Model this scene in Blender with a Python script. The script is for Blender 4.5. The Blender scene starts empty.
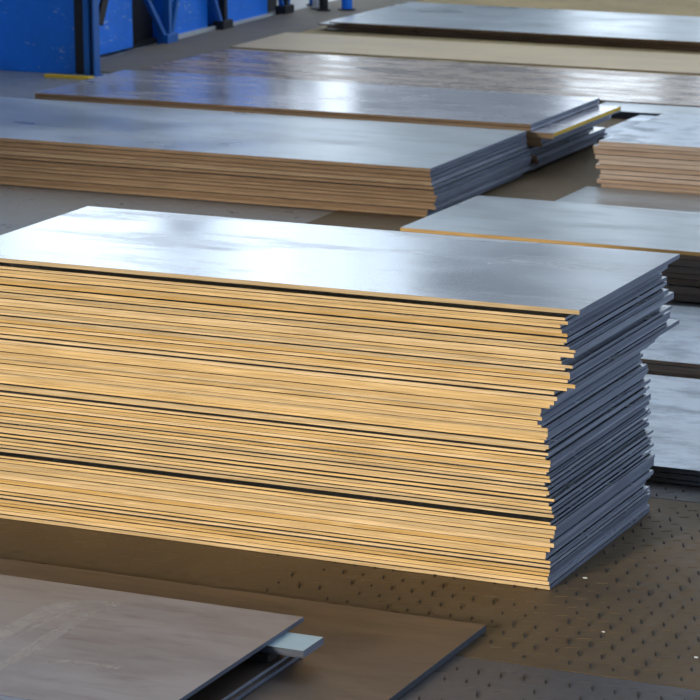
import bpy, math, random
from mathutils import Matrix, Vector

random.seed(7)
scene = bpy.context.scene
COL = scene.collection

# ------------------------------------------------------------------ camera
YAW, PITCH, ROLL, FPX = -0.432309, 0.228873, -0.005231, 3000.0
CAM = Vector((4.12597, -11.16978, 3.80742))
_f = Vector((math.sin(YAW) * math.cos(PITCH), math.cos(YAW) * math.cos(PITCH), -math.sin(PITCH)))
_r = _f.cross(Vector((0, 0, 1))).normalized()
_u = _r.cross(_f)
AX_R = _r * math.cos(ROLL) + _u * math.sin(ROLL)
AX_U = -_r * math.sin(ROLL) + _u * math.cos(ROLL)
cam_data = bpy.data.cameras.new('camera')
cam_data.sensor_width = 36.0
cam_data.lens = FPX / 700.0 * 36.0
cam_data.clip_end = 300
cam_data.dof.use_dof = True
cam_data.dof.focus_distance = 12.2
cam_data.dof.aperture_fstop = 9.0
cam = bpy.data.objects.new('camera', cam_data)
COL.objects.link(cam)
m = Matrix((AX_R, AX_U, -_f)).transposed().to_4x4()
m.translation = CAM
cam.matrix_world = m
scene.camera = cam

# ------------------------------------------------------------------ light and exposure
SKY_STRENGTH = 2.4
SKY_COLOR = (0.78, 0.89, 1.0)
world = bpy.data.worlds.new('world')
scene.world = world
world.use_nodes = True
bg = world.node_tree.nodes['Background']
bg.inputs['Color'].default_value = (*SKY_COLOR, 1)
bg.inputs['Strength'].default_value = SKY_STRENGTH

sun_data = bpy.data.lights.new('sun', 'SUN')
sun_data.energy = 3.3
sun_data.color = (1.0, 0.86, 0.66)
sun_data.angle = math.radians(9)
sun = bpy.data.objects.new('sun', sun_data)
COL.objects.link(sun)
SUN_ELEV, SUN_AZ = math.radians(11.5), math.radians(14)     # azimuth: travelling towards +Y and this far to +X
d = Vector((math.sin(SUN_AZ) * math.cos(SUN_ELEV), math.cos(SUN_AZ) * math.cos(SUN_ELEV), -math.sin(SUN_ELEV)))
sun.rotation_euler = d.to_track_quat('-Z', 'Y').to_euler()
sun.location = (-6, -14, 6)

vs = scene.view_settings
vs.view_transform = 'Standard'
vs.look = 'None'
vs.gamma = 1.0
vs.use_curve_mapping = False
vs.exposure = 0.0


# ------------------------------------------------------------------ helpers
def front_plane_point(px, py, Y=0.0):
    """ray of a pixel met with the vertical plane y = Y (front face of a stack)"""
    dd = AX_R * ((px - 350) / FPX) - AX_U * ((py - 350) / FPX) + _f
    t = (Y - CAM.y) / dd.y
    return CAM + dd * t


def link(name, verts, faces, mats, idx=None, parent=None, loc=(0, 0, 0), rz=0.0, smooth=False):
    me = bpy.data.meshes.new(name)
    me.from_pydata(verts, [], faces)
    for mm in mats:
        me.materials.append(mm)
    if idx:
        me.polygons.foreach_set('material_index', idx)
    if smooth:
        me.polygons.foreach_set('use_smooth', [True] * len(me.polygons))
    me.update()
    o = bpy.data.objects.new(name, me)
    COL.objects.link(o)
    o.location = loc
    o.rotation_euler = (0, 0, rz)
    if parent:
        o.parent = parent
    return o


def tag(o, label=None, cat=None, group=None, kind=None):
    if label:
        o['label'] = label
    if cat:
        o['category'] = cat
    if group:
        o['group'] = group
    if kind:
        o['kind'] = kind
    return o


def empty(name, loc=(0, 0, 0), rz=0.0):
    o = bpy.data.objects.new(name, None)
    COL.objects.link(o)
    o.location = loc
    o.rotation_euler = (0, 0, rz)
    o.empty_display_size = 0.1
    return o


class MB:
    """collects boxes, prisms and bars into one mesh"""

    def __init__(self):
        self.v, self.f = [], []

    def box(self, x0, x1, y0, y1, z0, z1, ch=0.0):
        b = len(self.v)
        if ch <= 0:
            self.v += [(x0, y0, z0), (x1, y0, z0), (x1, y1, z0), (x0, y1, z0), (x0, y0, z1), (x1, y0, z1), (x1, y1, z1), (x0, y1, z1)]
            self.f += [tuple(b + i for i in q) for q in ((3, 2, 1, 0), (4, 5, 6, 7), (0, 1, 5, 4), (1, 2, 6, 5), (2, 3, 7, 6), (3, 0, 4, 7))]
        else:
            c = ch
            for z, i in ((z0, c), (z0 + c, 0), (z1 - c, 0), (z1, c)):
                self.v += [(x0 + i, y0 + i, z), (x1 - i, y0 + i, z), (x1 - i, y1 - i, z), (x0 + i, y1 - i, z)]
            self.f.append((b + 3, b + 2, b + 1, b))
            for k in range(3):
                for i in range(4):
                    j = (i + 1) % 4
                    self.f.append((b + 4 * k + i, b + 4 * k + j, b + 4 * k + 4 + j, b + 4 * k + 4 + i))
            self.f.append((b + 12, b + 13, b + 14, b + 15))
        return self

    def bar(self, p0, p1, w, h):
        """rectangular bar from p0 to p1: w along x, h in the y-z plane"""
        p0, p1 = Vector(p0), Vector(p1)
        ax = (p1 - p0).normalized()
        sx = Vector((1, 0, 0))
        sx = (sx - ax * sx.dot(ax)).normalized()
        sy = ax.cross(sx)
        b = len(self.v)
        for p in (p0, p1):
            for a, c in ((-1, -1), (1, -1), (1, 1), (-1, 1)):
                self.v.append(tuple(p + sx * (a * w / 2) + sy * (c * h / 2)))
        self.f += [tuple(b + i for i in q) for q in ((3, 2, 1, 0), (4, 5, 6, 7), (0, 1, 5, 4), (1, 2, 6, 5), (2, 3, 7, 6), (3, 0, 4, 7))]
        return self

    def cyl(self, x, y, z0, z1, r, n=20, dome=0.0):
        b = len(self.v)
        rings = [(z0, r), (z1, r)]
        if dome > 0:
            rings += [(z1 + dome * .6, r * .75), (z1 + dome, r * .3)]
        for z, rr in rings:
            for i in range(n):
                a = 2 * math.pi * i / n
                self.v.append((x + rr * math.cos(a), y + rr * math.sin(a), z))
        for k in range(len(rings) - 1):
            for i in range(n):
                j = (i + 1) % n
                self.f.append((b + k * n + i, b + k * n + j, b + (k + 1) * n + j, b + (k + 1) * n + i))
        self.f.append(tuple(b + (n - 1 - i) for i in range(n)))
        self.f.append(tuple(b + (len(rings) - 1) * n + i for i in range(n)))
        return self

    def build(self, name, mat, parent=None, **k):
        return link(name, self.v, self.f, [mat], parent=parent, **k)


# ------------------------------------------------------------------ materials
class NT:
    def __init__(self, name):
        self.m = bpy.data.materials.new(name)
        self.m.use_nodes = True
        self.t = self.m.node_tree
        self.b = self.t.nodes['Principled BSDF']
        self._c = None

    def n(self, kind, **k):
        nd = self.t.nodes.new(kind)
        for a, v in k.items():
            setattr(nd, a, v)
        return nd

    def l(self, a, b):
        self.t.links.new(a, b)

    def coord(self, scale=(1, 1, 1), rand=True):
        tc = self.n('ShaderNodeTexCoord')
        mp = self.n('ShaderNodeMapping')
        mp.inputs['Scale'].default_value = scale
        self.l(tc.outputs['Object'], mp.inputs['Vector'])
        if rand:
            oi = self.n('ShaderNodeObjectInfo')
            mul = self.n('ShaderNodeMath', operation='MULTIPLY')
            mul.inputs[1].default_value = 37.0
            self.l(oi.outputs['Random'], mul.inputs[0])
            cb = self.n('ShaderNodeCombineXYZ')
            for i in range(3):
                self.l(mul.outputs[0], cb.inputs[i])
            self.l(cb.outputs[0], mp.inputs['Location'])
        return mp.outputs['Vector']

    def noise(self, scale, detail=3.0, rough=0.55, stretch=(1, 1, 1), rand=True, dist=0.0):
        nz = self.n('ShaderNodeTexNoise')
        nz.inputs['Scale'].default_value = scale
        nz.inputs['Detail'].default_value = detail
        nz.inputs['Roughness'].default_value = rough
        nz.inputs['Distortion'].default_value = dist
        self.l(self.coord(stretch, rand), nz.inputs['Vector'])
        return nz.outputs['Fac']

    def ramp(self, fac, stops):
        r = self.n('ShaderNodeValToRGB')
        e = r.color_ramp.elements
        while len(e) > 1:
            e.remove(e[-1])
        e[0].position = stops[0][0]
        for i, (p, c) in enumerate(stops):
            el = e[0] if i == 0 else e.new(p)
            el.color = (*c, 1) if len(c) == 3 else c
        self.l(fac, r.inputs['Fac'])
        return r.outputs['Color']

    def gray(self, fac, stops):
        return self.ramp(fac, [(p, (v, v, v)) for p, v in stops])

    def mix(self, fac, a, b, mode='MIX'):
        mx = self.n('ShaderNodeMix', data_type='RGBA', blend_type=mode)
        for s, v in ((mx.inputs[0], fac), (mx.inputs[6], a), (mx.inputs[7], b)):
            if isinstance(v, (int, float)):
                s.default_value = v
            elif isinstance(v, tuple):
                s.default_value = (*v, 1)
            else:
                self.l(v, s)
        return mx.outputs[2]

    def bump(self, h, strength, dist=0.01):
        bp = self.n('ShaderNodeBump')
        bp.inputs['Strength'].default_value = strength
        bp.inputs['Distance'].default_value = dist
        self.l(h, bp.inputs['Height'])
        self.l(bp.outputs['Normal'], self.b.inputs['Normal'])

    def set(self, **k):
        for a, v in k.items():
            s = self.b.inputs[a.replace('_', ' ')]
            if isinstance(v, (int, float)):
                s.default_value = v
            elif isinstance(v, tuple):
                s.default_value = (*v, 1)
            else:
                self.l(v, s)
        return self


def sheet_top(name, base, dirt, dirt_lo, dirt_hi, rough=(0.2, 0.34), metal=0.85, smear=(0.5, 2.2, 1), wave=0.05):
    """rolled steel face: brushed tone, smudges of dirt that dull the metal"""
    t = NT(name)
    n1 = t.noise(2.2, 4, 0.6, smear)
    n2 = t.noise(9.0, 4, 0.65, (0.35, 1.6, 1), dist=0.6)
    n3 = t.noise(1.1, 2, 0.5, (1, 1.5, 1))
    mask = t.mix(0.45, t.gray(n1, [(dirt_lo, 0), (dirt_hi, 1)]), t.gray(n2, [(dirt_lo + .05, 0), (dirt_hi + .08, 1)]))
    tone = t.mix(t.gray(n3, [(0.35, 0), (0.7, 1)]), tuple(c * 0.86 for c in base), tuple(min(1, c * 1.12) for c in base))
    t.set(Base_Color=t.mix(mask, tone, dirt))
    t.set(Metallic=t.gray(mask, [(0.0, metal), (1.0, metal * 0.35)]))
    t.set(Roughness=t.mix(mask, t.gray(n3, [(0.3, rough[0]), (0.7, rough[1])]), (0.55, 0.55, 0.55)))
    t.bump(t.noise(3.0, 2, 0.5, (0.6, 1.4, 1)), wave, 0.02)
    return t.m


def edge_mat(name, cols, metal=0.1, rough=0.55):
    """cut edge of a sheet: streaks run along its length, tone differs from sheet to sheet"""
    t = NT(name)
    st = t.noise(6.0, 4, 0.65, (0.5, 6, 26))
    sp = t.noise(10.0, 3, 0.6, (0.35, 5, 9))
    oi = t.n('ShaderNodeObjectInfo')
    tone = t.ramp(oi.outputs['Random'], [(0.0, cols[0]), (0.35, cols[1]), (0.7, cols[2]), (1.0, cols[3])])
    dark = tuple(c * 0.45 for c in cols[0])
    c = t.mix(t.gray(st, [(0.36, 0.55), (0.56, 0.0)]), tone, dark)
    c = t.mix(t.gray(sp, [(0.55, 0.0), (0.75, 0.5)]), c, tuple(min(1, v * 1.35) for v in cols[3]))
    t.set(Base_Color=c, Metallic=metal, Roughness=rough)
    t.bump(st, 0.25, 0.003)
    return t.m


M = {}
M['top_bright'] = sheet_top('rolled_steel_bright', (0.62, 0.67, 0.73), (0.34, 0.36, 0.40), 0.56, 0.80, (0.17, 0.25), 0.9)
M['top_grey'] = sheet_top('rolled_steel_grey', (0.44, 0.49, 0.53), (0.25, 0.27, 0.28), 0.50, 0.80, (0.26, 0.38), 0.8)
M['top_lilac'] = sheet_top('rolled_steel_lilac', (0.52, 0.52, 0.57), (0.30, 0.28, 0.28), 0.54, 0.90, (0.15, 0.22), 0.45, wave=0.01)
M['top_dusty'] = sheet_top('rolled_steel_dusty', (0.52, 0.59, 0.68), (0.17, 0.22, 0.29), 0.47, 0.66, (0.22, 0.40), 0.75, smear=(1.7, 2.6, 1), wave=0.3)
M['top_brown'] = sheet_top('rolled_steel_brown', (0.36, 0.29, 0.24), (0.52, 0.40, 0.32), 0.40, 0.70, (0.12, 0.2), 0.25, wave=0.01)
M['top_smeared'] = sheet_top('rolled_steel_smeared', (0.36, 0.345, 0.38), (0.23, 0.195, 0.19), 0.46, 0.66, (0.34, 0.5), 0.25, (0.5, 1.1, 1))
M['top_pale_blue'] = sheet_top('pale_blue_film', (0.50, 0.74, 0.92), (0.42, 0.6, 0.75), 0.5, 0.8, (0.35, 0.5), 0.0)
M['top_umber'] = sheet_top('rolled_steel_umber', (0.16, 0.13, 0.115), (0.115, 0.088, 0.07), 0.40, 0.66, (0.34, 0.48), 0.6)
M['top_tan'] = sheet_top('rolled_steel_tan', (0.54, 0.43, 0.28), (0.60, 0.46, 0.27), 0.35, 0.62, (0.5, 0.65), 0.1)
M['edge_ochre'] = edge_mat('rust_edge_ochre', [(0.60, 0.36, 0.095), (0.52, 0.39, 0.22), (0.68, 0.46, 0.19), (0.70, 0.52, 0.30)])
M['edge_brown'] = edge_mat('rust_edge_brown', [(0.20, 0.115, 0.055), (0.26, 0.16, 0.085), (0.30, 0.195, 0.11), (0.34, 0.24, 0.15)])
M['edge_pink'] = edge_mat('rust_edge_pink', [(0.42, 0.29, 0.20), (0.50, 0.37, 0.28), (0.54, 0.41, 0.33), (0.58, 0.47, 0.39)])
M['edge_shaded'] = edge_mat('shaded_edge_umber', [(0.12, 0.09, 0.07), (0.16, 0.12, 0.10), (0.17, 0.14, 0.13), (0.22, 0.18, 0.16)])  # dark tone paints the tallest stack's shadow onto the lower edges


def end_mat(name, cols):
    """sheared end of a sheet: plain bluish steel, tone differs from sheet to sheet"""
    t = NT(name)
    oi = t.n('ShaderNodeObjectInfo')
    tone = t.ramp(oi.outputs['Random'], [(0.0, cols[0]), (0.5, cols[1]), (1.0, cols[2])])
    sm = t.noise(3.0, 3, 0.6, (1, 1, 8))
    t.set(Base_Color=t.mix(t.gray(sm, [(0.4, 0.0), (0.75, 0.5)]), tone, tuple(c * 0.5 for c in cols[0])), Metallic=0.3, Roughness=0.5)
    return t.m


M['edge_steel'] = end_mat('cut_end_steel', [(0.11, 0.14, 0.22), (0.18, 0.22, 0.325), (0.28, 0.325, 0.44)])
M['edge_navy'] = edge_mat('cut_edge_navy', [(0.05, 0.06, 0.09), (0.06, 0.075, 0.11), (0.07, 0.085, 0.12), (0.08, 0.10, 0.14)], 0.3, 0.5)
M['gap_shade'] = NT('painted_gap_shade').set(Base_Color=(0.022, 0.022, 0.03), Metallic=0.0, Roughness=0.7).m  # near-black on undersides and lower chamfers, painting the shade between sheets


def paint(name, col, rough=0.4, scuff=0.0):
    t = NT(name)
    n = t.noise(2.5, 3, 0.6, rand=False)
    c = t.mix(t.gray(n, [(0.3, 0), (0.7, 1)]), tuple(v * 0.82 for v in col), col)
    if scuff:
        s = t.noise(7.0, 2, 0.5, (1.3, 1.3, 3.2), rand=False, dist=1.5)
        c = t.mix(t.gray(s, [(0.665, 0), (0.70, scuff)]), c, (0.45, 0.62, 0.85))
    t.set(Base_Color=c, Roughness=rough)
    return t.m


M['blue'] = paint('blue_paint', (0.001, 0.21, 0.98), 0.5, 0.6)
M['blue_frame'] = paint('blue_frame_paint', (0.008, 0.13, 0.50), 0.45)
M['black'] = NT('black_steel').set(Base_Color=(0.006, 0.007, 0.012), Roughness=0.6).m
M['white'] = paint('white_paint', (0.85, 0.88, 0.90), 0.35)
M['yellow'] = paint('yellow_paint', (0.85, 0.56, 0.04), 0.6)
M['light_trim'] = paint('light_grey_paint', (0.55, 0.58, 0.60), 0.5)
M['timber'] = paint('bearer_timber', (0.30, 0.20, 0.11), 0.8)
M['wall_grey'] = paint('grey_wall_paint', (0.50, 0.53, 0.58), 0.6)
M['roof'] = paint('roof_sheeting', (0.52, 0.54, 0.58), 0.7)


def floor_mat(name, cols, rough, scale=0.8, bump=0.1, spec=0.5):
    t = NT(name)
    t.b.inputs['Specular IOR Level'].default_value = spec
    a = t.noise(scale, 5, 0.6, (1, 1, 1), rand=False, dist=0.4)
    b = t.noise(scale * 7, 4, 0.65, (1, 1.4, 1), rand=False, dist=0.8)
    c = t.ramp(a, [(0.30, cols[0]), (0.5, cols[1]), (0.70, cols[2])])
    c = t.mix(t.gray(b, [(0.42, 0.0), (0.72, 0.55)]), c, cols[3])
    t.set(Base_Color=c, Roughness=t.gray(b, [(0.3, rough[0]), (0.7, rough[1])]), Metallic=0.0)
    t.bump(b, bump, 0.006)
    return t.m


M['floor'] = floor_mat('hall_floor', [(0.23, 0.25, 0.27), (0.27, 0.285, 0.30), (0.28, 0.28, 0.28), (0.33, 0.31, 0.28)], (0.25, 0.42), 0.8, 0.02)
M['floor_tan'] = floor_mat('dusty_floor', [(0.24, 0.185, 0.10), (0.33, 0.25, 0.13), (0.40, 0.30, 0.165), (0.48, 0.37, 0.21)], (0.6, 0.85), spec=0.1)
M['floor_dust'] = floor_mat('dark_dusty_floor', [(0.14, 0.125, 0.11), (0.18, 0.16, 0.135), (0.21, 0.18, 0.15), (0.26, 0.225, 0.18)], (0.55, 0.8), spec=0.15)
M['plate_brown'] = floor_mat('dusty_tread_plate', [(0.105, 0.075, 0.048), (0.135, 0.096, 0.055), (0.16, 0.112, 0.062), (0.21, 0.152, 0.088)], (0.5, 0.75), 1.6, 0.35, 0.3)
M['plate_grey'] = floor_mat('grey_tread_plate', [(0.075, 0.075, 0.09), (0.09, 0.09, 0.105), (0.10, 0.10, 0.11), (0.125, 0.12, 0.12)], (0.45, 0.65), 1.6, 0.3)
M['lug'] = NT('dark_lug_steel').set(Base_Color=(0.022, 0.018, 0.016), Roughness=0.7).m  # near-black colour for the lugs of one direction
M['lug_dusty'] = NT('dusty_lug').set(Base_Color=(0.13, 0.095, 0.06), Roughness=0.6).m

# ------------------------------------------------------------------ the setting: floor, walls, roof
floor = MB().box(-26, 10, -14, 32, -0.2, -0.012).build('floor', M['floor'])
tag(floor, 'grey steel and concrete hall floor with brown dust', kind='structure')


def lugs(name, x0, x1, y0, y1, z, mat, ang, ox, oy, parent, ln=0.042, wd=0.006, h=0.007, clear=-99):
    v, f = [], []
    a = math.radians(ang)
    cx, sx = math.cos(a), math.sin(a)
    DX, DY = 0.092, 0.119
    i0, i1 = int(x0 / DX) - 2, int(x1 / DX) + 2
    j0, j1 = int(y0 / DY) - 2, int(y1 / DY) + 2
    rnd = random.Random(5)
    for i in range(i0, i1):
        for j in range(j0, j1):
            px, py = i * DX + ox + rnd.uniform(-.003, .003), j * DY + oy + rnd.uniform(-.004, .004)
            if not (x0 + .04 < px < x1 - .04 and y0 + .04 < py < y1 - .04):
                continue
            s = rnd.uniform(.55, 1.1)
            if rnd.random() < 0.15 or px + 0.5 * py + rnd.uniform(-.3, .3) < clear:      # further off they lie under dust
                continue
            b = len(v)
            for lx, ly, lz in ((-ln, 0, 0), (0, -wd, 0), (ln, 0, 0), (0, wd, 0), (-ln * .55, 0, h * s), (ln * .55, 0, h * s)):
                lx, ly = lx * s, ly
                v.append((px + lx * cx - ly * sx, py + lx * sx + ly * cx, z + lz))
            f += [(b, b + 1, b + 5, b + 4), (b + 1, b + 2, b + 5), (b + 2, b + 3, b + 4, b + 5), (b + 3, b, b + 4)]
    o = link(name, v, f, [mat], parent=parent)
    tag(o, kind='stuff')
    return o


def floor_plate(x0, x1, y0, y1, mat, lug=True, lab=None):
    o = MB().box(x0, x1, y0, y1, -0.012, 0.0, 0.0025).build('floor_plate', mat, floor)
    if lab:
        o['label'] = lab
    if lug:
        lugs('tread_lugs', x0, x1, y0, y1, 0.0, M['lug'], 113, 0.0, 0.0, o, clear=-1.25)
        lugs('tread_lugs', x0, x1, y0, y1, 0.0, mat, 23, 0.046, 0.06, o, ln=0.03, h=0.0025)
    return o


floor_plate(-6.0, 2.4, -0.917, 1.50, M['plate_brown'], lab='brown dusty tread plate')
floor_plate(-6.0, 2.4, -4.2, -0.923, M['plate_grey'], lab='grey tread plate')
floor_plate(-1.2, 2.4, 1.506, 5.2, M['plate_grey'], lab='grey tread plate')
floor_plate(-9.2, 2.4, 14.9, 26.0, M['floor_tan'], False, 'tan dusty floor plate')
floor_plate(-10.09, -9.206, 13.15, 26.0, M['floor_dust'], False, 'dark dusty floor strip along the blue wall')
floor_plate(-9.2, 2.4, 12.75, 14.894, M['floor_dust'], False, 'dark dusty floor plate')
floor_plate(-4.6, 2.4, 6.9, 12.7, M['plate_brown'], False, 'brown dusty floor plate')

# blue machine wall on the left: dark backing, blue panels, frames with V struts
wl = MB().box(-10.55, -10.33, 13.1, 18.3, -0.012, 3.0).build('wall_left', M['black'])
tag(wl, 'blue panelled steel wall with dark gaps', kind='structure')


def wall_panel(y0, y1, x=-10.16):
    return MB().box(-10.33, x, y0, y1, 0.012, 2.98, 0.006).build('wall_panel', M['blue'], wl)


wall_panel(13.35, 14.72)
wall_panel(15.45, 16.32)
wall_panel(16.62, 17.72)
MB().box(-10.16, -10.11, 15.42, 16.42, -0.012, 0.035).build('wall_curb', M['light_trim'], wl)
MB().box(-10.16, -10.11, 16.64, 17.74, -0.012, 0.02).build('wall_curb', M['light_trim'], wl)
MB().box(-10.33, -10.2, 14.6, 15.5, -0.012, 0.02).build('wall_sill', M['black'], wl)

wf = MB().box(-12.6, -9.76, 12.93, 13.1, -0.012, 3.0, 0.006).build('wall_front', M['blue'])
tag(wf, 'scuffed blue sheet metal wall facing the stacks', kind='structure')


def strut_frame(y, lean_near, lean_far, label, pm='blue_frame'):
    r = empty('strut_frame', (-10.08, y, -0.012))
    tag(r, label, 'steel frame', 'strut frames along the panelled wall')
    MB().box(-0.06, 0.06, -0.11, 0.11, 0, 0.10, 0.008).build('foot', M[pm], r)
    MB().box(-0.035, 0.035, -0.03, 0.03, 0.09, 2.9).build('post', M[pm], r)
    if lean_near:
        MB().bar((0, -0.06, 0.06), (0, -0.06 - lean_near * 0.8, 0.06 + 0.8), 0.05, 0.045).build('strut', M['blue_frame'], r)
    if lean_far:
        MB().bar((0, 0.05, 0.06), (0, 0.05 + lean_far * 0.8, 0.06 + 0.8), 0.05, 0.045).build('strut', M['blue_frame'], r)
    return r


strut_frame(15.30, 0.86, 0.40, 'blue frame whose struts fan out from its foot against the panelled wall')
strut_frame(16.52, 0.55, 0.0, 'black post with one blue strut in the dark gap between wall panels', 'black')
strut_frame(17.98, 0.35, 0.30, 'black post with blue struts at the far end of the panelled wall', 'black')

# H section column at the corner of the blue wall
r = empty('steel_column', (-9.66, 12.86, -0.012))
tag(r, 'blue H-section column with dark recess at the corner of the blue wall', 'column')
MB().box(-0.085, 0.03, 0.0, 0.05, 0.02, 3.2).build('web', M['black'], r)
MB().box(0.03, 0.085, -0.04, 0.0, 0.02, 3.2, 0.004).build('flange', M['blue_frame'], r)
MB().box(0.03, 0.125, 0.0, 0.05, 0.02, 3.2).build('web', M['black'], r)
MB().box(0.125, 0.145, -0.04, 0.06, 0.02, 3.2, 0.003).build('flange', M['blue_frame'], r)
MB().box(-0.09, 0.15, -0.05, 0.10, 0.0, 0.02).build('base_plate', M['blue_frame'], r)
MB().bar((0.11, 0.12, 0.48), (0.11, 0.70, 1.6), 0.03, 0.10).build('brace', M['black'], r)

yl = MB().box(-9.98, -9.50, 12.68, 12.78, -0.012, 0.012).build('floor_marking', M['yellow'])
tag(yl, 'short yellow strip on the floor at the foot of the blue wall', 'floor marking')

# far wall with tall windows, roof over the hall, columns that carry it
FW, ROOF, WTOP = 30.0, 14.0, 12.9
fw = MB()
wins = [(-25.5, -21.6, 0.6, WTOP), (-21.3, -18.1, 0.6, WTOP), (-17.4, -15.6, 4.0, WTOP), (-15.5, -14.8, 0.0, WTOP), (-14.65, -13.9, 5.6, WTOP)]
x = -11.4
while x < 7:
    wins.append((x, x + 1.5, 0.7, 6.4))
    x += 2.1
xs = -26.0
SLIT_Z = (7.0, 10.6)                         # narrow slits added above the right hand windows to lighten reflections in the steel


def reflection_slits(x0, x1):
    z0, z1 = SLIT_Z
    k = x0
    while k < x1 - 0.01:
        e = min(k + 0.5, x1)
        fw.box(k, max(k, e - 0.12), FW, FW + 0.3, z0, z1)
        k = e


for (a, b, z0, z1) in wins:
    if a > -12:
        fw.box(xs, a, FW, FW + 0.3, -0.2, SLIT_Z[0]).box(xs, a, FW, FW + 0.3, SLIT_Z[1], ROOF)
        reflection_slits(xs, a)
        reflection_slits(a, b)
    else:
        fw.box(xs, a, FW, FW + 0.3, -0.2, ROOF)
    if z0 > 0:
        fw.box(a, b, FW, FW + 0.3, -0.2, z0)
    if a > -12:
        fw.box(a, b, FW, FW + 0.3, z1, SLIT_Z[0]).box(a, b, FW, FW + 0.3, SLIT_Z[1], ROOF)
    else:
        fw.box(a, b, FW, FW + 0.3, z1, ROOF)
    xs = b
fw.box(xs, 10, FW, FW + 0.3, -0.2, ROOF)
tag(fw.build('wall_back', M['wall_grey']), 'grey hall end wall with tall window openings', kind='structure')
rf = MB()                                   # roof; the long openings are added to brighten the rear half
RL0, RL1 = 9.0, 28.5
rf.box(-26.3, 10.3, -14.3, RL0, ROOF, ROOF + 0.3).box(-26.3, 10.3, RL1, FW + 0.3, ROOF, ROOF + 0.3)
k = -26.3
while k < 10.3:
    rf.box(k, min(k + 2.0, 10.3), RL0, RL1, ROOF, ROOF + 0.3)
    k += 4.0
tag(rf.build('ceiling', M['roof']), 'hall roof with long openings added to light the rear', kind='structure')
fr = MB()                                   # unseen wall added behind the camera, its lintel trims sun off far stacks
SUN_CUT_Z = 4.7
fr.box(-26, -13, -14.3, -14, -0.2, ROOF).box(-13, 3, -14.3, -14, SUN_CUT_Z, ROOF).box(3, 10.3, -14.3, -14, -0.2, ROOF)
tag(fr.build('wall_sun_trim', M['wall_grey']), 'grey wall added behind the camera, its opening sized to trim the sun', kind='structure')
rw = MB()                                   # unseen right wall added to dim the sheet ends, opening lets some sky in
rw.box(10, 10.3, -14, 0, -0.2, ROOF).box(10, 10.3, 0, 15, 5.5, ROOF).box(10, 10.3, 15, FW + .3, -0.2, ROOF)
tag(rw.build('wall_right_added', M['wall_grey']), 'grey wall added on the right, its opening shapes light on the sheet ends', kind='structure')
tag(MB().box(-26.3, -26, -14.3, FW + 0.3, -0.2, ROOF).build('wall_side_added', M['wall_grey']), 'grey unseen side wall added to keep the low sun out', kind='structure')  # unseen wall added to stop sun entering from the left


# ------------------------------------------------------------------ steel sheets
def sheet(name, L, W, T, mats, x_right, y_front, z, rz=0.0, ch=0.003, seg=14, wob=0.0015, rnd=random):
    """one steel sheet; origin at the middle of its underside. mats = (top, long edge, short edge)"""
    hx, hy = L / 2, W / 2
    v, f, mi = [], [], []
    ch = min(ch, T * 0.35)

    def ring(zz, ins):
        pts = []
        for i in range(seg + 1):
            pts.append((-hx + ins + (L - 2 * ins) * i / seg, -hy + ins + fy[i], zz))
        for i in range(seg + 1):
            pts.append((hx - ins - (L - 2 * ins) * i / seg, hy - ins, zz))
        return pts
    fy = [rnd.uniform(-wob, wob) for _ in range(seg + 1)]
    n = 2 * (seg + 1)
    tc = 0.0012
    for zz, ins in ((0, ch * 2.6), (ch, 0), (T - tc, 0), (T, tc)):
        v += ring(zz, ins)
    for k in range(3):
        for i in range(n):
            j = (i + 1) % n
            f.append((k * n + i, k * n + j, (k + 1) * n + j, (k + 1) * n + i))
            short = i in (seg, n - 1)
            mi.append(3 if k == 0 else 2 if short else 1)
    f.append(tuple(3 * n + i for i in range(n)))
    mi.append(0)
    f.append(tuple(n - 1 - i for i in range(n)))
    mi.append(3)
    # place by the front right corner
    c, s = math.cos(rz), math.sin(rz)
    ox = x_right - (hx * c + hy * s)
    oy = y_front - (hx * s - hy * c)
    return link(name, v, f, [M[mats[0]], M[mats[1]], M[mats[2]], M['gap_shade']], mi, loc=(ox, oy, z), rz=rz)


ORD = ['', 'first', 'second', 'third', 'fourth', 'fifth', 'sixth', 'seventh', 'eighth', 'ninth', 'tenth', 'eleventh', 'twelfth', 'thirteenth', 'fourteenth',
       'fifteenth', 'sixteenth', 'seventeenth', 'eighteenth', 'nineteenth']
TENS = {20: ('twentieth', 'twenty'), 30: ('thirtieth', 'thirty'), 40: ('fortieth', 'forty')}


def ordinal(k):
    if k < 20:
        return ORD[k]
    t = k // 10 * 10
    return TENS[t][0] if k == t else TENS[t][1] + '-' + ORD[k - t]


def pile(n, height, L, W, mats, x_right, y_front, z0, rz, labels, group, jx=0.02, jy=0.012, rnd=None, profile=None, name='steel_sheet', chs=(0.002, 0.007)):
    """n sheets on one another, thicknesses uneven; labels = (label of the rest, {} takes the place counted from the floor; label of the topmost)"""
    rnd = rnd or random.Random(n * 13 + int(height * 1000))
    w = [rnd.uniform(0.75, 1.25) for _ in range(n)]
    tot = sum(w)
    z = z0
    out = []
    for i in range(n):
        T = height * w[i] / tot
        top = i == n - 1
        dx = rnd.uniform(-jx, jx) if not profile else profile[i]
        dy = rnd.uniform(-jy, jy)
        if top:
            dx = 0.0 if not profile else profile[i]
            dy = 0.0
        o = sheet(name, L + rnd.uniform(-.01, .01), W + rnd.uniform(-.012, .012), T, mats, x_right + dx, y_front + dy, z, rz + rnd.uniform(-.0012, .0012), rnd.uniform(*chs), rnd=rnd)
        tag(o, labels[1] if top and labels[1] else labels[0].format('lowest' if i == 0 else ordinal(i + 1)), 'steel sheet', group)
        z += T
        out.append(o)
    return out


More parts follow.
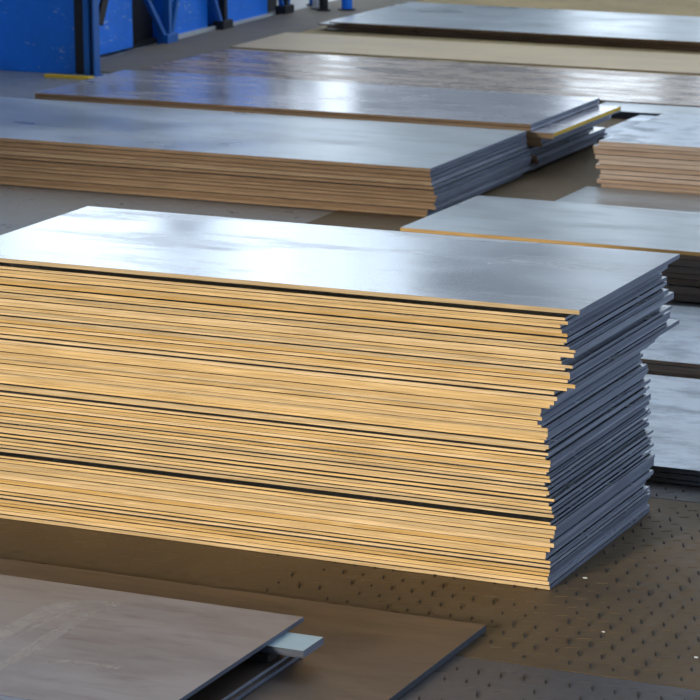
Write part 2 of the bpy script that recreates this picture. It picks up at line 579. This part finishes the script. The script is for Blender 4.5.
# ---- the tallest stack: each entry is where a sheet's right front corner shows (x, y of the edge's middle)
CORNERS = [(580, 312.2), (564.5, 316.2), (564.5, 319.9), (567.5, 323.5), (559, 327.6), (562, 331.6), (567, 336), (567, 341.6), (563, 345.2), (569, 348.6),
           (575, 352), (574, 355.8), (560, 359.4), (561, 363), (573, 367), (564, 370.4), (570, 374), (570, 378.6), (567, 382.4), (575, 386.6),
           (564, 391.4), (553, 395), (557, 399), (554, 403.4), (549, 407.4), (541, 411.2), (539, 415), (542, 419), (538, 423), (541, 427), (546, 431.2), (548, 435),
           (546, 439), (543, 442.8), (549, 447), (544.5, 451), (548.5, 455), (546, 458.8), (550, 463), (550, 467), (549, 471), (545, 474.6), (549.5, 478.2),
           (550, 482), (543.5, 485.8), (547, 489.6), (549, 493.4), (545, 497.2), (553.5, 501.4), (549, 505), (551, 509), (552, 512.8), (554, 516.6),
           (541, 520), (550.5, 523.6), (556, 528.4), (554.5, 533), (554, 537.4), (550, 541.4), (553.3, 546), (550, 550.6), (546, 555), (545, 559), (550, 563.4),
           (550, 567.8), (550, 571.8), (549, 575.8), (547, 579.8), (549, 584), (550, 588.2)]
mid = []
for (px, py) in CORNERS:
    P = front_plane_point(px, py)
    mid.append((P.x, P.z))
n = len(mid)
bounds = [mid[0][1] + (mid[0][1] - mid[1][1]) * 0.40]
for i in range(n - 1):
    bounds.append((mid[i][1] + mid[i + 1][1]) / 2)
bounds.append(0.0)
RECESSED = {1: 0.16, 20: 0.035, 53: 0.13}
rng = random.Random(11)
STRONG = {4, 8, 12, 15, 21, 26, 30, 33, 35, 41, 44, 47}
for i in range(n):
    z0, z1 = bounds[i + 1], bounds[i]
    dy = rng.uniform(-0.007, 0.007)
    if i in STRONG:
        dy += 0.012
    dy += RECESSED.get(i, 0)
    if i == 0:
        dy = -0.008
    W = 1.262 - dy + rng.uniform(-0.014, 0.006)
    L = 2.975 + mid[i][0] + rng.uniform(-0.008, 0.008)
    if i == 0:
        W, L = 1.27, 3.0
    if i == 19:
        W += 0.07
    ch = rng.choice((0.001, 0.003, 0.004, 0.005, 0.0065)) if i != 0 else 0.002
    o = sheet('steel_sheet', L, W, z1 - z0, ('top_bright', 'edge_ochre', 'edge_steel'), mid[i][0], dy, z0, rng.uniform(-.0012, .0012) if i else 0.0, ch, 26, 0.0016, rng)
    if i == 0:
        tag(o, 'mirror-bright bluish steel sheet lying on top of the tallest stack', 'steel sheet', 'sheets of the tallest stack')
    elif i == n - 1:
        tag(o, 'lowest sheet of the tallest stack, lying on the tread plate floor', 'steel sheet', 'sheets of the tallest stack')
    elif i == 19:
        tag(o, 'sheet in the tallest stack whose rear corner sticks out past its neighbours', 'steel sheet', 'sheets of the tallest stack')
    else:
        out = mid[i][0] - (mid[i - 1][0] + mid[i + 1][0]) / 2
        look = 'set back' if i in RECESSED else 'short' if out < -0.02 else 'jutting' if out > 0.02 else 'flush'
        place = ordinal(i + 1) + ' from the top' if i < n / 2 else ordinal(n - i) + ' from the floor'
        tag(o, look + ' ochre edged steel sheet, ' + place + ' of the tallest stack', 'steel sheet', 'sheets of the tallest stack')

# ---- stack behind the tallest one (brown edges)
prof = [-.03, -.02, .035, .03, .04, .05, .03, .02, .005, .01, .0, .0]
pile(12, 0.352, 5.2, 1.80, ('top_grey', 'edge_brown', 'edge_steel'), -3.90, 7.56, -0.012, 0.0,
     ('brown edged steel sheet, {} from the floor in the stack directly behind the tallest stack', 'wide grey steel sheet on top of the brown edged stack behind the tallest stack'),
     'sheets of the brown edged stack', profile=prof)

# ---- stack behind that, with one sheet sticking out that has a yellow line on its end
zz = -0.012
G3 = 'sheets of the stack with the yellow lined sheet'
low3 = pile(9, 0.287, 4.25, 1.49, ('top_lilac', 'edge_brown', 'edge_steel'), -3.90, 9.46, zz, 0.0,
            ('{} sheet from the floor in the stack with the yellow lined sheet', None), G3, jx=0.03, profile=[-.06, -.02, .0, .06, .05, -.05, -.08, .09, .08])
o = sheet('steel_sheet', 4.35, 1.48, 0.045, ('top_lilac', 'edge_brown', 'edge_steel'), -3.72, 9.45, zz + 0.287, 0.0)
tag(o, 'steel sheet with a yellow line on its end, sticking out of its stack', 'steel sheet', G3)
st = MB().box(4.35 / 2 - 0.001, 4.35 / 2 + 0.0015, -0.735, 0.735, 0.018, 0.044).build('yellow_line', M['yellow'], o)
pile(2, 0.055, 4.25, 1.49, ('top_lilac', 'edge_brown', 'edge_steel'), -3.90, 9.45, zz + 0.332, 0.0,
     ('steel sheet lying directly on the yellow lined sheet under the top sheet', 'lilac grey steel sheet on top of the stack with the yellow lined sheet'), G3, jx=0.012)

# ---- brown sheets flat on the floor further back
pile(2, 0.055, 6.85, 1.75, ('top_brown', 'edge_brown', 'edge_steel'), -2.35, 12.93, -0.012, -0.012,
     ('lower of two brown sheets behind the stack with the yellow lined sheet', 'brown streaked steel sheet lying behind the stack with the yellow lined sheet'),
     'pair of brown sheets on the floor')
o = sheet('steel_sheet', 6.6, 1.25, 0.012, ('top_tan', 'edge_brown', 'edge_steel'), -2.7, 15.06, 0.0, -0.01)
tag(o, 'tan dusty steel sheet flat on the floor in front of the farthest stack', 'steel sheet')

# ---- farthest low stack with gaps
r5 = ('thin steel sheet, {} from the floor in the farthest low stack', 'grey steel sheet on top of the farthest low stack')
x5 = [-2.62, -2.55, -2.60, -2.5]
z = 0.0
for i, (T, xr, dy) in enumerate(((0.016, -2.70, 0.10), (0.012, -3.0, 0.22), (0.016, -2.66, 0.06), (0.012, -3.0, 0.20), (0.016, -2.75, 0.05), (0.012, -3.0, 0.24), (0.018, -2.60, 0.0))):
    o = sheet('steel_sheet', 6.35 if i % 2 == 0 else 5.4, 1.95 - dy, T, ('top_grey', 'edge_brown', 'edge_steel'), xr, 16.50 + dy, z, -0.03)
    tag(o, r5[1] if i == 6 else r5[0].format('lowest' if i == 0 else ordinal(i + 1)), 'steel sheet', 'sheets of the farthest low stack')
    z += T

# ---- pink-tan edged stack on the right and the low sheets around it
pile(10, 0.346, 3.1, 1.48, ('top_dusty', 'edge_pink', 'edge_steel'), -0.145, 9.10, 0.0, 0.0,
     ('pinkish tan edged steel sheet, {} from the floor in the dust-smeared stack', 'dust-smeared steel sheet on top of the pinkish tan edged stack'),
     'sheets of the pinkish tan edged stack', jx=0.035)
o = sheet('steel_sheet', 3.05, 1.62, 0.018, ('top_grey', 'edge_steel', 'edge_steel'), -0.25, 7.42, 0.0, 0.0)
tag(o, 'single grey steel sheet on the floor before the pinkish tan edged stack', 'steel sheet')
pile(2, 0.05, 3.4, 1.2, ('top_dusty', 'edge_navy', 'edge_navy'), -0.62, 11.03, 0.0, 0.0,
     ('lower sheet of the low pair behind the pinkish tan edged stack', 'pale sheet of the low pair behind the pinkish tan edged stack'),
     'low sheets behind the pinkish tan edged stack')
o = sheet('steel_sheet', 3.6, 0.46, 0.062, ('top_grey', 'edge_navy', 'edge_navy'), -0.9, 12.29, 0.0, 0.0)
tag(o, 'narrow thick blue grey plate between the low pair and the brown sheets', 'steel sheet')

# ---- stack to the right behind the tallest one, gold edge on its top sheet
pile(7, 0.285, 3.0, 1.22, ('top_grey', 'edge_shaded', 'edge_steel'), -0.28, 5.62, 0.0, -0.012,
     ('dark edged steel sheet, {} from the floor under the gold edged top sheet', None), 'sheets of the dark edged stack', jx=0.02, jy=0.02)
o = sheet('steel_sheet', 3.02, 1.24, 0.026, ('top_grey', 'edge_ochre', 'edge_steel'), -0.26, 5.60, 0.285, -0.012)
tag(o, 'pale steel sheet with a gold long edge on top of dark edged sheets', 'steel sheet', 'sheets of the dark edged stack')

# ---- two low dusty stacks beyond the right end of the tallest stack
pile(3, 0.092, 3.2, 1.36, ('top_dusty', 'edge_pink', 'edge_steel'), 1.3, 3.75, 0.0, 0.0,
     ('brownish edged sheet, {} in the low stack before the gold edged sheet', 'dusty blue sheet on the low stack before the gold edged sheet'), 'sheets of the middle low stack')
pile(3, 0.082, 3.2, 1.72, ('top_dusty', 'edge_navy', 'edge_navy'), 1.9, 1.745, 0.0, 0.0,
     ('dark edged sheet, {} in the low stack beside the tallest stack', 'smeared blue sheet on the low stack beside the end of the tallest stack'), 'sheets of the low stack beside the tallest')

# ---- foreground sheets
o = sheet('steel_sheet', 3.1, 1.9, 0.030, ('top_umber', 'edge_navy', 'edge_navy'), -0.155, -0.612 - 1.9, 0.0, 0.0)
tag(o, 'umber brown steel sheet lying flat on the tread plate under other sheets', 'steel sheet')
z = 0.030
for i, (T, xr, yb) in enumerate(((0.017, -0.655, -1.26), (0.016, -0.675, -1.29))):
    o = sheet('steel_sheet', 3.0, 1.3, T, ('top_umber', 'edge_steel', 'edge_steel'), xr, yb - 1.3, z, 0.0)
    tag(o, ('lower of two sheets lying on the umber sheet', 'upper of two sheets lying on the umber sheet, below the timber bearers')[i], 'steel sheet', 'sheets on the umber sheet')
    z += T
for k, y0 in enumerate((-1.47, -2.36)):
    b = MB().box(-3.7, -0.70, y0, y0 + 0.12, z, z + 0.036, 0.004).build('timber_bearer', M['black'])
    tag(b, ('dark bearer under the pale blue flat bar', 'dark bearer under the raised smeared sheet, far from the pale blue bar')[k], 'bearer', 'dark bearers')
    h = 0.031
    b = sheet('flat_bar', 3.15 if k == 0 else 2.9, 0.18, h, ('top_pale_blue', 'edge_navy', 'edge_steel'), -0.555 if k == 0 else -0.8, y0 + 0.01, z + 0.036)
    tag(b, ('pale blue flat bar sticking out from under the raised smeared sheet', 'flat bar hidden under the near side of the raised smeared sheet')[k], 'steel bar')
z += 0.036 + h
o = sheet('steel_sheet', 3.05, 1.25, 0.150 - z, ('top_smeared', 'edge_steel', 'edge_steel'), -0.705, -1.143 - 1.25, z, 0.0)
tag(o, 'smeared brownish grey steel sheet on top, raised above the umber sheet', 'steel sheet')


F1 = o


def level_point(px, py, z):
    dd = AX_R * ((px - 350) / FPX) - AX_U * ((py - 350) / FPX) + _f
    return CAM + dd * ((z - CAM.z) / dd.z)


def smear_mat():
    t = NT('chalky_smear')
    n1 = t.noise(6.0, 3, 0.55, (1, 1, 1), rand=False, dist=0.5)
    t.set(Base_Color=(0.80, 0.75, 0.72), Roughness=0.7, Alpha=t.gray(n1, [(0.25, 0.0), (0.70, 0.55)]))
    return t.m


M['smear'] = smear_mat()


def smear(points, width):
    """dried wipe mark on the foreground sheet: a thin ribbon that follows the stroke"""
    P = [level_point(x, y, 0.1504) - F1.location for x, y in points]
    v, f = [], []
    for i, p in enumerate(P):
        a, b = P[max(i - 1, 0)], P[min(i + 1, len(P) - 1)]
        tn = (b - a)
        nrm = Vector((-tn.y, tn.x, 0)).normalized()
        w = width * (0.35 + 0.65 * math.sin(math.pi * (i + 0.5) / len(P)))
        v += [tuple(p + nrm * w), tuple(p - nrm * w)]
        if i:
            f.append((2 * i - 2, 2 * i - 1, 2 * i + 1, 2 * i))
    ob = link('wipe_mark', v, f, [M['smear']], parent=F1)
    ob['label'] = 'pale dried wipe mark'


smear([(-10, 642), (8, 632), (28, 620), (50, 609), (75, 604), (100, 603), (118, 606)], 0.045)
smear([(0, 668), (22, 655), (45, 640), (68, 626), (88, 615), (104, 609)], 0.034)
smear([(18, 636), (40, 624), (60, 615), (80, 611)], 0.014)
smear([(48, 662), (70, 661), (95, 664), (120, 668)], 0.022)

# ------------------------------------------------------------------ posts at the far end
def bollard(x, y, r, h, mat, label, cat='bollard'):
    e = empty('bollard', (x, y, 0.0))
    tag(e, label, cat)
    MB().cyl(0, 0, 0.015, h, r, 20, r * .5).build('post', mat, e)
    MB().cyl(0, 0, 0, 0.015, r * 1.6, 20).build('base_plate', M['black'], e)


bollard(-9.93, 18.45, 0.036, 0.55, M['white'], 'slim white post standing in for a bright daylight gap')  # white post takes the place of a bright gap of daylight
bollard(-9.79, 18.35, 0.05, 0.42, M['black'], 'black bollard standing beside the white stand-in post')
bollard(-9.58, 18.50, 0.06, 0.50, M['blue'], 'thick blue bollard standing near the farthest low stack')
bollard(-10.10, 18.75, 0.05, 0.50, M['blue_frame'], 'blue bollard standing at the end of the panelled wall')


# ------------------------------------------------------------------ small scraps on the tread plate
def scrap(px, py, size, label, seed):
    P = level_point(px, py, 0.0)
    rr = random.Random(seed)
    v = []
    for zz, k in ((0.0, 1.0), (size * 0.35, 0.8)):
        for q in range(6):
            a = q * math.pi / 3
            rad = size * k * rr.uniform(0.6, 1.0)
            v.append((rad * math.cos(a) * 1.4, rad * math.sin(a), zz * rr.uniform(0.8, 1.0)))
    f = [tuple(range(5, -1, -1)), tuple(range(6, 12))] + [(q, (q + 1) % 6, 6 + (q + 1) % 6, 6 + q) for q in range(6)]
    tag(link('scrap', v, f, [M['white']], loc=P), label, 'scrap', 'pale scraps on the tread plate')


scrap(603.5, 632, 0.007, 'white crumb on the brown tread plate near the grey plate', 1)
scrap(585, 578, 0.009, 'white scrap on the floor beside the end of the tallest stack', 2)
scrap(696, 657.5, 0.009, 'pale flat scrap on the brown tread plate away from the stacks', 3)
